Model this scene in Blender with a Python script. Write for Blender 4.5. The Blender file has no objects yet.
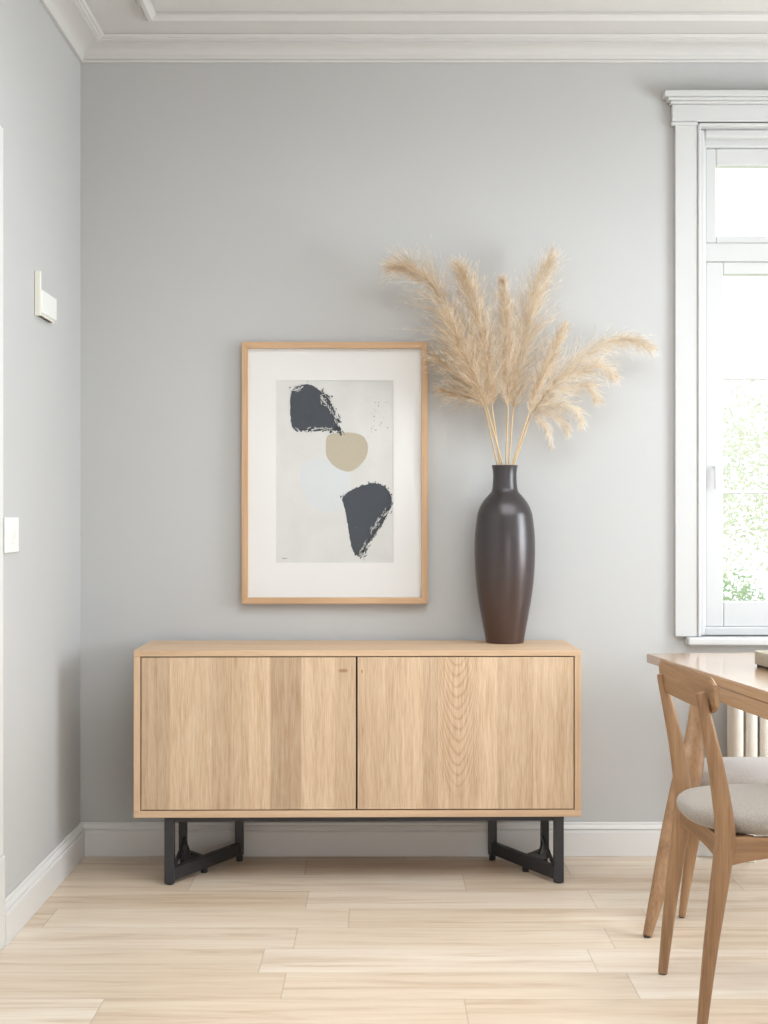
import bpy, bmesh, math, random
from mathutils import Vector, Matrix
random.seed(7)
S = bpy.context.scene
COL = S.collection
PI = math.pi

# ------------------------------------------------------------------ view
VS = S.view_settings
VS.view_transform = 'Standard'; VS.look = 'None'; VS.gamma = 1; VS.use_curve_mapping = False
VS.exposure = 0.06

# ------------------------------------------------------------------ node helpers
class NT:
    def __init__(self, name):
        self.m = bpy.data.materials.new(name); self.m.use_nodes = True
        self.t = self.m.node_tree; self.n = self.t.nodes
        self.b = self.n['Principled BSDF']
        self.out = self.n['Material Output']
    def node(self, typ, **kw):
        nd = self.n.new(typ)
        for k, v in kw.items(): setattr(nd, k, v)
        return nd
    def link(self, a, b): self.t.links.new(a, b)
    def setv(self, sock, v):
        if hasattr(v, 'is_output') or isinstance(v, bpy.types.NodeSocket): self.link(v, sock)
        else: sock.default_value = v
    def math(self, op, a, b=0.0, c=None, clamp=False):
        nd = self.node('ShaderNodeMath', operation=op, use_clamp=clamp)
        self.setv(nd.inputs[0], a); self.setv(nd.inputs[1], b)
        if c is not None: self.setv(nd.inputs[2], c)
        return nd.outputs[0]
    def mix(self, f, a, b, mode='MIX'):
        nd = self.node('ShaderNodeMix', data_type='RGBA', blend_type=mode)
        self.setv(nd.inputs[0], f); self.setv(nd.inputs[6], a); self.setv(nd.inputs[7], b)
        return nd.outputs[2]
    def coord(self, which='Object'):
        return self.node('ShaderNodeTexCoord').outputs[which]
    def sep(self, v):
        nd = self.node('ShaderNodeSeparateXYZ'); self.link(v, nd.inputs[0]); return nd.outputs
    def comb(self, x, y, z):
        nd = self.node('ShaderNodeCombineXYZ')
        for i, v in enumerate((x, y, z)): self.setv(nd.inputs[i], v)
        return nd.outputs[0]
    def mapping(self, v, scale=(1,1,1), loc=(0,0,0)):
        nd = self.node('ShaderNodeMapping'); self.link(v, nd.inputs[0])
        nd.inputs['Scale'].default_value = scale; nd.inputs['Location'].default_value = loc
        return nd.outputs[0]
    def noise(self, v, scale=1, detail=4, rough=.55, dist=0, dim='3D'):
        nd = self.node('ShaderNodeTexNoise', noise_dimensions=dim)
        self.link(v, nd.inputs['Vector'])
        nd.inputs['Scale'].default_value = scale; nd.inputs['Detail'].default_value = detail
        nd.inputs['Roughness'].default_value = rough; nd.inputs['Distortion'].default_value = dist
        return nd.outputs['Fac']
    def white(self, v):
        nd = self.node('ShaderNodeTexWhiteNoise', noise_dimensions='3D'); self.link(v, nd.inputs['Vector'])
        return nd.outputs['Value']
    def ramp(self, f, stops):
        nd = self.node('ShaderNodeValToRGB'); self.setv(nd.inputs[0], f)
        e = nd.color_ramp.elements
        while len(e) < len(stops): e.new(0.5)
        for el, (p, c) in zip(e, stops): el.position = p; el.color = (*c, 1) if len(c) == 3 else c
        return nd.outputs[0]
    def maprange(self, f, a, b, c, d):
        nd = self.node('ShaderNodeMapRange'); self.setv(nd.inputs[0], f)
        for i, v in enumerate((a, b, c, d)): nd.inputs[i+1].default_value = v
        return nd.outputs[0]
    def bump(self, h, strength=.2, dist=.002):
        nd = self.node('ShaderNodeBump'); self.link(h, nd.inputs['Height'])
        nd.inputs['Strength'].default_value = strength; nd.inputs['Distance'].default_value = dist
        self.link(nd.outputs[0], self.b.inputs['Normal'])
    def base(self, c): self.setv(self.b.inputs['Base Color'], c if not isinstance(c, tuple) else (*c[:3], 1))
    def p(self, **kw):
        for k, v in kw.items(): self.setv(self.b.inputs[k.replace('_', ' ')], v)

def srgb(r, g, b):
    f = lambda c: (c/255/12.92) if c/255 <= .04045 else ((c/255+.055)/1.055)**2.4
    return (f(r), f(g), f(b))
def c4(t): return (*t, 1)

def mat_plain(name, col, rough=.5, metal=0, noise=.03, scale=8, bump=0, spec=.5):
    t = NT(name)
    n = t.noise(t.coord(), scale, 3)
    a = tuple(max(0, c*(1-noise)) for c in col); b = tuple(min(1, c*(1+noise)) for c in col)
    t.base(t.ramp(n, [(.3, a), (.7, b)]))
    t.p(Roughness=rough, Metallic=metal, Specular_IOR_Level=spec)
    if bump: t.bump(t.noise(t.coord(), scale*30, 2), bump, .001)
    return t.m

def mat_wood(name, light, dark, axis='X', rough=.5, fine=1.0, spec=.35):
    """grain running along one object axis"""
    t = NT(name); co = t.coord()
    lo, hi = 1.6, 34*fine
    sc = {'X': (lo, hi, hi), 'Y': (hi, lo, hi), 'Z': (hi, hi, lo)}[axis]
    g1 = t.noise(t.mapping(co, sc), 1, 5, .6, .4)
    sc2 = tuple(s*5 if s > lo else s*3 for s in sc)
    g2 = t.noise(t.mapping(co, sc2, (3, 7, 1)), 1, 3, .6)
    broad = t.noise(t.mapping(co, tuple(s*.18 for s in sc)), 1, 2)
    f = t.math('ADD', t.math('MULTIPLY', g1, .5), t.math('ADD', t.math('MULTIPLY', g2, .25), t.math('MULTIPLY', broad, .25)))
    t.base(t.ramp(f, [(.36, dark), (.62, light)]))
    t.p(Roughness=rough, Specular_IOR_Level=spec)
    t.bump(g2, .12, .0008)
    return t.m

# ------------------------------------------------------------------ mesh helpers
def link_mesh(name, bm, mats, parent=None, loc=None, smooth=None, bevel=None):
    me = bpy.data.meshes.new(name)
    bmesh.ops.recalc_face_normals(bm, faces=bm.faces)
    bm.to_mesh(me); bm.free()
    o = bpy.data.objects.new(name, me); COL.objects.link(o)
    for m in (mats if isinstance(mats, (list, tuple)) else [mats]): me.materials.append(m)
    if parent: o.parent = parent
    if loc: o.location = loc
    if smooth is not None:
        for p in me.polygons: p.use_smooth = True
        if smooth < 180:
            me.set_sharp_from_angle(angle=math.radians(smooth))
    if bevel:
        md = o.modifiers.new('bevel', 'BEVEL'); md.width = bevel; md.segments = 2; md.limit_method = 'ANGLE'; md.angle_limit = .6
    return o

def add_box(bm, x0, x1, y0, y1, z0, z1, mi=0):
    vs = [bm.verts.new((x, y, z)) for x in (x0, x1) for y in (y0, y1) for z in (z0, z1)]
    q = [(0,1,3,2),(4,6,7,5),(0,4,5,1),(2,3,7,6),(0,2,6,4),(1,5,7,3)]
    for f in q:
        fc = bm.faces.new([vs[i] for i in f]); fc.material_index = mi
    return vs

def box(name, x0, x1, y0, y1, z0, z1, m, parent=None, bevel=.0015):
    bm = bmesh.new(); add_box(bm, x0, x1, y0, y1, z0, z1)
    return link_mesh(name, bm, m, parent, bevel=bevel)

def boxes(name, lst, m, parent=None, bevel=None):
    bm = bmesh.new()
    for b in lst: add_box(bm, *b)
    return link_mesh(name, bm, m, parent, bevel=bevel)

def loft(bm, rings, closed=True, caps=True, mi=0):
    vr = [[bm.verts.new(p) for p in r] for r in rings]
    n = len(rings[0])
    for a, b in zip(vr, vr[1:]):
        for i in range(n if closed else n-1):
            j = (i+1) % n
            f = bm.faces.new((a[i], a[j], b[j], b[i])); f.material_index = mi
    if caps and closed:
        bm.faces.new(list(reversed(vr[0]))).material_index = mi
        bm.faces.new(vr[-1]).material_index = mi
    return vr

def lathe(bm, prof, seg=48, cx=0, cy=0, caps=True):
    loft(bm, [[(cx+r*math.cos(2*PI*i/seg), cy+r*math.sin(2*PI*i/seg), z) for i in range(seg)] for r, z in prof], True, caps)

def cr(pts, n=8):
    """Catmull-Rom through tuples of any length"""
    out = []
    P = [pts[0]] + list(pts) + [pts[-1]]
    for i in range(1, len(P)-2):
        for k in range(n):
            u = k/n
            out.append(tuple(.5*((2*b)+(-a+c)*u+(2*a-5*b+4*c-d)*u*u+(-a+3*b-3*c+d)*u**3)
                             for a, b, c, d in zip(P[i-1], P[i], P[i+1], P[i+2])))
    out.append(tuple(pts[-1]))
    return out

def sweep(bm, pts, rad, seg=12, xdir=(1,0,0), power=2.0, caps=True):
    """pts: 3d points; rad: (ra, rb) per point, ra along xdir-ish"""
    rings = []
    for i, p in enumerate(pts):
        p = Vector(p)
        t = (Vector(pts[min(i+1, len(pts)-1)]) - Vector(pts[max(i-1, 0)])).normalized()
        u = Vector(xdir); u = (u - t*u.dot(t)).normalized(); v = t.cross(u)
        ra, rb = rad[i] if isinstance(rad[i], tuple) else (rad[i], rad[i])
        r = []
        for k in range(seg):
            a = 2*PI*k/seg; c, s = math.cos(a), math.sin(a)
            c = math.copysign(abs(c)**(2/power), c); s = math.copysign(abs(s)**(2/power), s)
            r.append(p + u*ra*c + v*rb*s)
        rings.append(r)
    loft(bm, rings, True, caps)

def thing(name, label, cat, loc=(0,0,0), rz=0, group=None):
    o = bpy.data.objects.new(name, None); COL.objects.link(o)
    o.empty_display_size = .05
    o.location = loc; o.rotation_euler = (0, 0, rz)
    o['label'] = label; o['category'] = cat
    if group: o['group'] = group
    return o
def tag(o, label, cat, group=None, kind=None):
    o['label'] = label; o['category'] = cat
    if group: o['group'] = group
    if kind: o['kind'] = kind
    return o
def structure(o): o['kind'] = 'structure'; return o

# ------------------------------------------------------------------ camera
CY, CZ, F = -5.25, 1.225, 1438.0
cam = bpy.data.cameras.new('camera'); co = bpy.data.objects.new('camera', cam); COL.objects.link(co)
co.location = (0, CY, CZ); co.rotation_euler = (PI/2, 0, 0)
cam.sensor_width = 36; cam.lens = F*36/1024; cam.shift_x = 5/1024; cam.shift_y = 8/1024
cam.clip_start = .05
S.camera = co
def P(px, py, y):
    d = y - CY
    return Vector(((px-379)*d/F, y, CZ - (py-520)*d/F))

# ------------------------------------------------------------------ materials
M = {}
def wall_mat():
    t = NT('wall_paint_grey')
    n = t.noise(t.coord(), 1.2, 3); n2 = t.noise(t.coord(), 220, 2)
    t.base(t.ramp(n, [(.3, srgb(192,192,191)), (.7, srgb(195,195,194))]))
    t.p(Roughness=.75, Specular_IOR_Level=.25); t.bump(n2, .06, .0006)
    return t.m
M['wall'] = wall_mat()
M['white'] = mat_plain('white_satin_paint', srgb(226,225,223), .38, noise=.008, scale=3)
M['white_greyed'] = mat_plain('white_paint_greyed_for_light', srgb(204,204,203), .38, noise=.008, scale=3)  # same white trim paint, greyed to offset strong light on the window
M['ceil'] = mat_plain('ceiling_paint_white', srgb(210,208,205), .8, noise=.008, scale=2, spec=.2)
M['plastic'] = mat_plain('white_plastic', srgb(240,240,236), .35, noise=.01)
M['plastic_ivory'] = mat_plain('ivory_plastic', srgb(236,233,222), .4, noise=.01)
M['slot'] = mat_plain('dark_slot', srgb(70,68,64), .7)
M['rad'] = mat_plain('radiator_enamel', srgb(238,232,222), .3, noise=.01)

def floor_mat():
    t = NT('pale_oak_planks'); co_ = t.coord(); x, y, z = t.sep(co_)
    W, Lp = .2142, .92
    ry = t.math('DIVIDE', t.math('ADD', y, .502+W*60), W)
    row = t.math('FLOOR', ry); fy = t.math('FRACT', ry)
    off = t.white(t.comb(row, 3.3, 1.7))
    cx = t.math('ADD', t.math('DIVIDE', x, Lp), t.math('ADD', t.math('MULTIPLY', off, 1.0), 40))
    colm = t.math('FLOOR', cx); fx = t.math('FRACT', cx)
    tone = t.white(t.comb(row, colm, 5.1)); tone2 = t.white(t.comb(colm, row, 9.2))
    # grain, shifted per plank
    v = t.comb(t.math('ADD', x, t.math('MULTIPLY', tone, 31)), t.math('ADD', y, t.math('MULTIPLY', tone2, 17)), 0.0)
    g1 = t.noise(t.mapping(v, (1.3, 16, 1)), 1, 6, .62, .8)
    g2 = t.noise(t.mapping(v, (7, 120, 1)), 1, 3, .6)
    f = t.math('ADD', t.math('MULTIPLY', g1, .75), t.math('MULTIPLY', g2, .25))
    c = t.ramp(f, [(.33, srgb(203,182,158)), (.47, srgb(226,211,193)), (.66, srgb(238,228,214))])
    tint = t.ramp(tone, [(0, srgb(238,230,220)), (.5, srgb(247,243,237)), (1, srgb(255,255,255))])
    c = t.mix(1.0, c, tint, 'MULTIPLY')
    ey = t.math('LESS_THAN', t.math('MINIMUM', fy, t.math('SUBTRACT', 1, fy)), .006)
    ex = t.math('LESS_THAN', t.math('MINIMUM', fx, t.math('SUBTRACT', 1, fx)), .0018)
    seam = t.math('MAXIMUM', ey, ex)
    c = t.mix(t.math('MULTIPLY', seam, .32), c, c4(srgb(120,98,76)))
    t.base(c)
    t.p(Roughness=t.maprange(g1, .3, .7, .44, .34), Specular_IOR_Level=.4)
    t.bump(g2, .06, .0006)
    return t.m
M['floor'] = floor_mat()

OL, OD = srgb(219,189,157), srgb(196,162,129)
M['oak_x'] = mat_wood('oak_grain_along', OL, OD, 'X', .5)
M['oak_z'] = mat_wood('oak_grain_upright', OL, OD, 'Z', .5)
M['oak_frame_x'] = mat_wood('oak_frame_along', srgb(212,177,141), srgb(184,146,109), 'X', .5)
M['oak_frame_z'] = mat_wood('oak_frame_upright', srgb(212,177,141), srgb(184,146,109), 'Z', .5)
CLt, CDk = srgb(176,140,105), srgb(132,98,69)
M['chair_z'] = mat_wood('warm_oak_upright', CLt, CDk, 'Z', .42)
M['chair_y'] = mat_wood('warm_oak_cross', CLt, CDk, 'Y', .42)
M['chair_x'] = mat_wood('warm_oak_along', CLt, CDk, 'X', .42)
M['table_y'] = mat_wood('table_oak', srgb(192,155,118), srgb(162,124,89), 'Y', .2, spec=.5)
for nd_ in M['table_y'].node_tree.nodes:
    if nd_.type == 'BSDF_PRINCIPLED': nd_.inputs['Coat Weight'].default_value = .8; nd_.inputs['Coat Roughness'].default_value = .16

def door_mat(name, width, tones, cath=None, knots=()):
    """staved oak veneer; local x runs 0..width, z up; tones = list of (edge position, tone)"""
    t = NT(name); co_ = t.coord(); x, y, z = t.sep(co_)
    u = t.math('DIVIDE', x, width)
    nd = t.node('ShaderNodeValToRGB'); nd.color_ramp.interpolation = 'CONSTANT'; t.link(u, nd.inputs[0])
    e = nd.color_ramp.elements
    while len(e) < len(tones): e.new(.5)
    for el, (p, v) in zip(e, tones): el.position = p; el.color = (v, v, v, 1)
    tone = nd.outputs[0]
    idv = t.math('MULTIPLY', tone, 57.0)
    v = t.comb(t.math('ADD', x, idv), z, idv)
    g1 = t.noise(t.mapping(v, (46, 2.2, 1)), 1, 5, .6, .6)
    g2 = t.noise(t.mapping(v, (260, 14, 1)), 1, 3, .6)
    f = t.math('ADD', t.math('MULTIPLY', g1, .5), t.math('MULTIPLY', g2, .5))
    if cath:
        xc, hw = cath
        dx = t.math('SUBTRACT', x, xc)
        wob = t.noise(t.mapping(v, (14, 5, 1)), 1, 3, .5)
        q = t.math('SUBTRACT', t.math('ADD', z, t.math('MULTIPLY', wob, .07)), t.math('MULTIPLY', t.math('MULTIPLY', dx, dx), 42.0))
        s = t.math('SINE', t.math('MULTIPLY', q, 85.0))
        s = t.math('POWER', t.math('SUBTRACT', 1.0, t.math('ABSOLUTE', s)), 2.0)
        mask = t.math('MULTIPLY', t.math('LESS_THAN', t.math('ABSOLUTE', dx), hw), t.maprange(z, .02, .12, 0, 1))
        f = t.math('SUBTRACT', f, t.math('MULTIPLY', t.math('MULTIPLY', s, mask), .16))
    c = t.ramp(f, [(.3, srgb(186,153,120)), (.5, srgb(212,183,152)), (.68, srgb(226,202,174))])
    k = t.maprange(tone, 0, 1, .68, 1.08)
    c = t.mix(1.0, c, t.comb(k, t.math('MULTIPLY', k, t.maprange(tone, 0, 1, .965, 1.01)), t.math('MULTIPLY', k, t.maprange(tone, 0, 1, .93, 1.02))), 'MULTIPLY')
    for (kx, kz, rx, rz_) in knots:
        a = t.math('DIVIDE', t.math('SUBTRACT', x, kx), rx); b = t.math('DIVIDE', t.math('SUBTRACT', z, kz), rz_)
        r = t.math('ADD', t.math('MULTIPLY', a, a), t.math('MULTIPLY', b, b))
        r = t.math('ADD', r, t.math('MULTIPLY', t.math('SUBTRACT', g1, .5), 2.2))
        c = t.mix(t.maprange(r, .1, 1.0, .6, 0), c, c4(srgb(140,96,60)))
    t.base(c); t.p(Roughness=.48, Specular_IOR_Level=.35); t.bump(g2, .12, .0006)
    return t.m

M['metal'] = mat_plain('black_powder_coat', srgb(46,46,50), .42, noise=.06, scale=40, spec=.5)
M['gap'] = mat_plain('dark_cabinet_inside', srgb(40,30,24), .8)
M['brass'] = mat_plain('brass', srgb(176,140,70), .35, 1.0)
M['paper'] = mat_plain('mount_board', srgb(232,230,227), .7, noise=.006, spec=.1)
def print_mat():
    t = NT('print_paper'); n = t.noise(t.coord(), 420, 3, .7); n2 = t.noise(t.coord(), 9, 3)
    c = t.ramp(n2, [(.3, srgb(210,209,205)), (.7, srgb(219,218,214))])
    c = t.mix(t.maprange(n, .62, .75, 0, .35), c, c4(srgb(196,194,188)))
    t.base(c); t.p(Roughness=.75, Specular_IOR_Level=.1); return t.m
def ink_mat(name, col, var=.25):
    t = NT(name); n = t.noise(t.coord(), 300, 4, .7)
    a = tuple(c*(1-var) for c in col); b = tuple(min(1, c*(1+var)) for c in col)
    t.base(t.ramp(n, [(.35, a), (.65, b)])); t.p(Roughness=.8, Specular_IOR_Level=.1); return t.m
M['print'] = print_mat()
M['ink'] = ink_mat('charcoal_ink', srgb(80,84,90))
M['ink_beige'] = ink_mat('beige_ink', srgb(188,178,158), .05)
M['ink_blue'] = ink_mat('pale_blue_ink', srgb(212,215,216), .012)

def glass_mat(name, gloss=.05):
    t = NT(name)
    tr = t.node('ShaderNodeBsdfTransparent'); gl = t.node('ShaderNodeBsdfGlossy'); gl.inputs['Roughness'].default_value = .02
    lw = t.node('ShaderNodeLayerWeight'); lw.inputs[0].default_value = .5
    refl = t.math('ADD', .04, t.math('MULTIPLY', t.math('POWER', lw.outputs['Facing'], 5.0), .96), clamp=True)
    mx = t.node('ShaderNodeMixShader')
    t.link(t.math('MULTIPLY', refl, gloss), mx.inputs[0]); t.link(tr.outputs[0], mx.inputs[1]); t.link(gl.outputs[0], mx.inputs[2])
    t.link(mx.outputs[0], t.out.inputs['Surface']); t.n.remove(t.b)
    return t.m
M['glass'] = glass_mat('window_glass', 1.0)
M['glazing'] = glass_mat('picture_glass', .12)

def vase_mat():
    t = NT('dark_bronze_glaze'); co_ = t.coord(); x, y, z = t.sep(co_)
    n = t.noise(t.mapping(co_, (18, 18, 6)), 1, 4, .6); sp = t.noise(co_, 260, 2)
    g = t.math('ADD', t.math('DIVIDE', z, .64), t.math('MULTIPLY', t.math('SUBTRACT', n, .5), .35))
    c = t.ramp(g, [(.02, srgb(78,57,50)), (.3, srgb(74,58,54)), (.55, srgb(64,57,58)), (.95, srgb(60,55,58))])
    c = t.mix(t.maprange(sp, .55, .75, 0, .35), c, c4(srgb(52,40,36)))
    t.base(c); t.p(Roughness=t.maprange(n, .3, .7, .28, .36), Metallic=.3, Specular_IOR_Level=.8); t.bump(sp, .04, .0005)
    return t.m
M['vase'] = vase_mat()

def plume_mat(name, a, b):
    t = NT(name); n = t.noise(t.coord(), 22, 3)
    c = t.ramp(n, [(.3, a), (.7, b)])
    t.base(c); t.p(Roughness=.65, Specular_IOR_Level=.25)
    tl = t.node('ShaderNodeBsdfTranslucent'); t.link(c, tl.inputs[0])
    mx = t.node('ShaderNodeMixShader'); mx.inputs[0].default_value = .42
    t.link(t.b.outputs[0], mx.inputs[1]); t.link(tl.outputs[0], mx.inputs[2]); t.link(mx.outputs[0], t.out.inputs['Surface'])
    return t.m
M['plume'] = plume_mat('pampas_fluff', srgb(204,178,142), srgb(234,214,184))
M['plume_pale'] = plume_mat('pampas_fluff_pale', srgb(246,235,218), srgb(253,247,237))
M['stem'] = mat_plain('dry_straw', srgb(214,184,138), .6, noise=.1, scale=60)

def fabric_mat(name, a, b):
    t = NT(name); n = t.noise(t.coord(), 700, 2, .8); n2 = t.noise(t.coord(), 240, 3, .7)
    f = t.math('ADD', t.math('MULTIPLY', n, .5), t.math('MULTIPLY', n2, .5))
    t.base(t.ramp(f, [(.38, a), (.62, b)])); t.p(Roughness=.95, Specular_IOR_Level=.1, Sheen_Weight=.25); t.bump(f, .35, .001)
    return t.m
M['fabric'] = fabric_mat('grey_woven_fabric', srgb(140,131,122), srgb(174,165,155))
M['fabric_glare'] = fabric_mat('grey_fabric_painted_glare', srgb(190,186,182), srgb(218,214,210))  # grey seat fabric with window glare put into its colour
M['tray'] = mat_plain('stone_grey_tray', srgb(176,166,148), .55, noise=.08, scale=60)
M['tray_foot'] = mat_plain('dark_tray_base', srgb(60,50,42), .6)

# ------------------------------------------------------------------ room
XL, XR, YF, ZC = -1.09, 2.95, -6.9, 2.965
T = .22
WX0, WX1, WZ0, WZ1 = 1.171, 2.37, .80, 2.655            # back window opening
RY0, RY1, RZ0, RZ1 = -2.1, -.72, .78, 2.35            # right window opening
FX0, FX1, FZ0, FZ1 = .55, 2.6, .04, 1.80                # opening of an added fill window behind the viewer
structure(box('floor', XL-T, XR+T, YF-T, T, -.1, 0, M['floor'], bevel=None))
KX0, KX1, KY0, KY1 = -.4, 2.5, -4.0, -1.3                # opening for an added, unseen roof light
structure(boxes('ceiling', [(XL-T, KX0, YF-T, T, ZC, ZC+.12), (KX1, XR+T, YF-T, T, ZC, ZC+.12), (KX0, KX1, YF-T, KY0, ZC, ZC+.12), (KX0, KX1, KY1, T, ZC, ZC+.12)], M['ceil'], bevel=None))
DY0, DY1, DZ = -2.10, -1.22, 2.25                       # door opening in the left wall
structure(boxes('wall_left', [(XL-T, XL, YF, DY0, 0, ZC), (XL-T, XL, DY1, 0, 0, ZC), (XL-T, XL, DY0, DY1, DZ, ZC)], M['wall']))
structure(boxes('wall_back', [(XL-T, WX0, 0, T, 0, ZC), (WX1, XR+T, 0, T, 0, ZC), (WX0, WX1, 0, T, 0, WZ0), (WX0, WX1, 0, T, WZ1, ZC)], M['wall']))
structure(boxes('wall_right', [(XR, XR+T, YF, RY0, 0, ZC), (XR, XR+T, RY1, 0, 0, ZC), (XR, XR+T, RY0, RY1, 0, RZ0), (XR, XR+T, RY0, RY1, RZ1, ZC)], M['wall']))
structure(boxes('wall_front', [(XL-T, FX0, YF-T, YF, 0, ZC), (FX1, XR+T, YF-T, YF, 0, ZC), (FX0, FX1, YF-T, YF, 0, FZ0), (FX0, FX1, YF-T, YF, FZ1, ZC)], M['wall']))

def ring_loft(name, prof, m):
    """profile (inset from walls, z) carried round the four walls with mitred corners"""
    bm = bmesh.new()
    loft(bm, [[(XL+t, 0-t, z), (XR-t, 0-t, z), (XR-t, YF+t, z), (XL+t, YF+t, z)] for t, z in prof], True, False)
    return structure(link_mesh(name, bm, m))
e = .001
corn = [(e, 2.893), (.012, 2.893), (.014, 2.900), (.010, 2.903), (.014, 2.912)]
for k in range(9):
    a = k/8*PI/2
    corn.append((.014 + .066*(1-math.cos(a)) , 2.912 + .030*math.sin(a)))
corn += [(.083, 2.942), (.083, 2.948), (.092, 2.949), (.094, 2.954), (.101, 2.955), (.106, ZC-.001)]
ring_loft('trim_1', corn, M['ceil'])
pm = [(.276, ZC-.001), (.276, 2.955), (.283, 2.947), (.288, 2.951), (.297, 2.940), (.310, 2.940), (.319, 2.951), (.326, 2.955), (.326, ZC-.001)]
ring_loft('trim_2', pm, M['ceil'])

def base_prof(h=.122):
    return [(0, 0), (.019, 0), (.019, h-.036), (.017, h-.031), (.012, h-.029), (.012, h-.026), (.016, h-.024), (.0165, h-.021), (.013, h-.014), (.009, h-.009), (.009, h-.003), (.006, h), (0, h)]
def baseboard(name, f):
    bm = bmesh.new(); pr = base_prof()
    loft(bm, [[f(t, z, 0) for t, z in pr], [f(t, z, 1) for t, z in pr]], True, True)
    return structure(link_mesh(name, bm, M['white']))
DC = -1.12
baseboard('baseboard_back', lambda t, z, s: ((XL+t if s == 0 else XR-t), -t-e, z+e))
baseboard('baseboard_left', lambda t, z, s: (XL+t+e, (-t if s == 0 else DC), z+e))
baseboard('baseboard_right', lambda t, z, s: (XR-t-e, (-t if s == 0 else YF+t), z+e))

# door on the left wall with casing, plinth block
door = structure(box('door_1', XL-.075, XL-.035, DY0+.004, DY1-.004, .006, DZ-.004, M['white']))
boxes('door_panel', [(XL-.036, XL-.026, DY0+.13, DY1-.13, 1.15, 2.08), (XL-.036, XL-.026, DY0+.13, DY1-.13, .22, .98)], M['white'], door, .008)
boxes('casing', [(XL+e, XL+.012, DY1, DC, .262, 2.35), (XL+e, XL+.012, DY0-.098, DY0, .262, 2.35), (XL+e, XL+.012, DY0, DY1, DZ, 2.35)], M['white'], door, .004)
boxes('plinth_block', [(XL+e, XL+.016, DY1, DC+.003, e, .262), (XL+e, XL+.016, DY0-.101, DY0, e, .262)], M['white'], door, .003)
bm = bmesh.new(); sweep(bm, [(XL-.035, -1.95, 1.02), (XL+.01, -1.95, 1.02), (XL+.012, -1.86, 1.02)], [.009]*3, 10); link_mesh('handle', bm, M['brass'], door, smooth=40)
box('door_stop', XL-.11, XL-.078, DY0, DY1, 0.002, DZ, M['white'], door)

# ---- window in the back wall
w1 = structure(boxes('window_1', [
    (WX0, WX0+.036, .055, .15, WZ0, WZ1), (WX1-.036, WX1, .055, .15, WZ0, WZ1),
    (WX0, WX1, .055, .15, WZ1-.055, WZ1), (WX0, WX1, .055, .15, WZ0, WZ0+.03), (WX0, WX1, .06, .15, 2.18, 2.248)], M['white_greyed'], bevel=.005))
boxes('reveal_bead', [(WX0, WX0+.022, .012, .054, WZ0, WZ1), (WX1-.022, WX1, .012, .054, WZ0, WZ1), (WX0+.022, WX1-.022, .012, .054, WZ1-.03, WZ1)], M['white_greyed'], w1, .006)
def sash(name, x0, x1, z0, z1, st, rb, y0, y1, bars=(), tr=.05):
    o = boxes(name, [(x0, x0+st, y0, y1, z0, z1), (x1-st, x1, y0, y1, z0, z1), (x0+st, x1-st, y0, y1, z1-tr, z1), (x0+st, x1-st, y0, y1, z0, z0+rb)], M['white_greyed'], w1, .005)
    for z in bars: box('glazing_bar', x0+st-.004, x1-st+.004, y0+.008, y1-.006, z-.0065, z+.0065, M['white_greyed'], o, .003)
    box('pane', x0+st-.005, x1-st+.005, y0+.024, y0+.028, z0+rb-.005, z1-tr+.005, M['glass'], o, None)
    return o
XM = (WX0+WX1)/2
sash('top_sash', WX0+.036, WX1-.036, 2.248, WZ1-.055, .040, .027, .07, .11, tr=.065)
for a, b in ((WX0+.036, XM-.002), (XM+.002, WX1-.036)):
    sash('lower_sash', a, b, WZ0+.03, 2.18, .066, .094, .068, .112, (1.751, 1.329), .046)
bm = bmesh.new(); sweep(bm, [(WX0+.07, .066, 1.42), (WX0+.07, .05, 1.42), (WX0+.07, .047, 1.34)], [.005]*3, 8); link_mesh('catch', bm, M['white_greyed'], w1, smooth=40)
box('sill', WX0-.055, WX1+.055, -.062, .055, .772, .80, M['white_greyed'], w1, .007)
CX0, CX1 = 1.077, WX1+.088
boxes('casing', [(CX0, WX0-.012, -.022, -e, .801, 2.672), (WX1+.012, CX1, -.022, -e, .801, 2.672)], M['white_greyed'], w1, .003)
boxes('casing_bead', [(WX0-.012, WX0-.001, -.028, -e, .801, 2.668), (WX1+.001, WX1+.012, -.028, -e, .801, 2.668), (WX0-.012, WX1+.012, -.028, -e, WZ1+.001, WZ1+.013)], M['white_greyed'], w1, .004)
bm = bmesh.new()   # head: frieze board with a stepped cap
add_box(bm, CX0-.012, CX1+.012, -.026, -e, 2.6725, 2.735)
add_box(bm, CX0-.016, WX0-.013, -.030, -e, 2.659, 2.672); add_box(bm, WX1+.013, CX1+.016, -.030, -e, 2.659, 2.672)
for (ext, z0, z1) in ((.020, 2.735, 2.745), (.032, 2.745, 2.756), (.046, 2.756, 2.777)):
    add_box(bm, CX0-ext, CX1+ext, -.022-ext*.9, -e, z0, z1)
link_mesh('head_cap', bm, M['white_greyed'], w1, bevel=.003)

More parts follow.
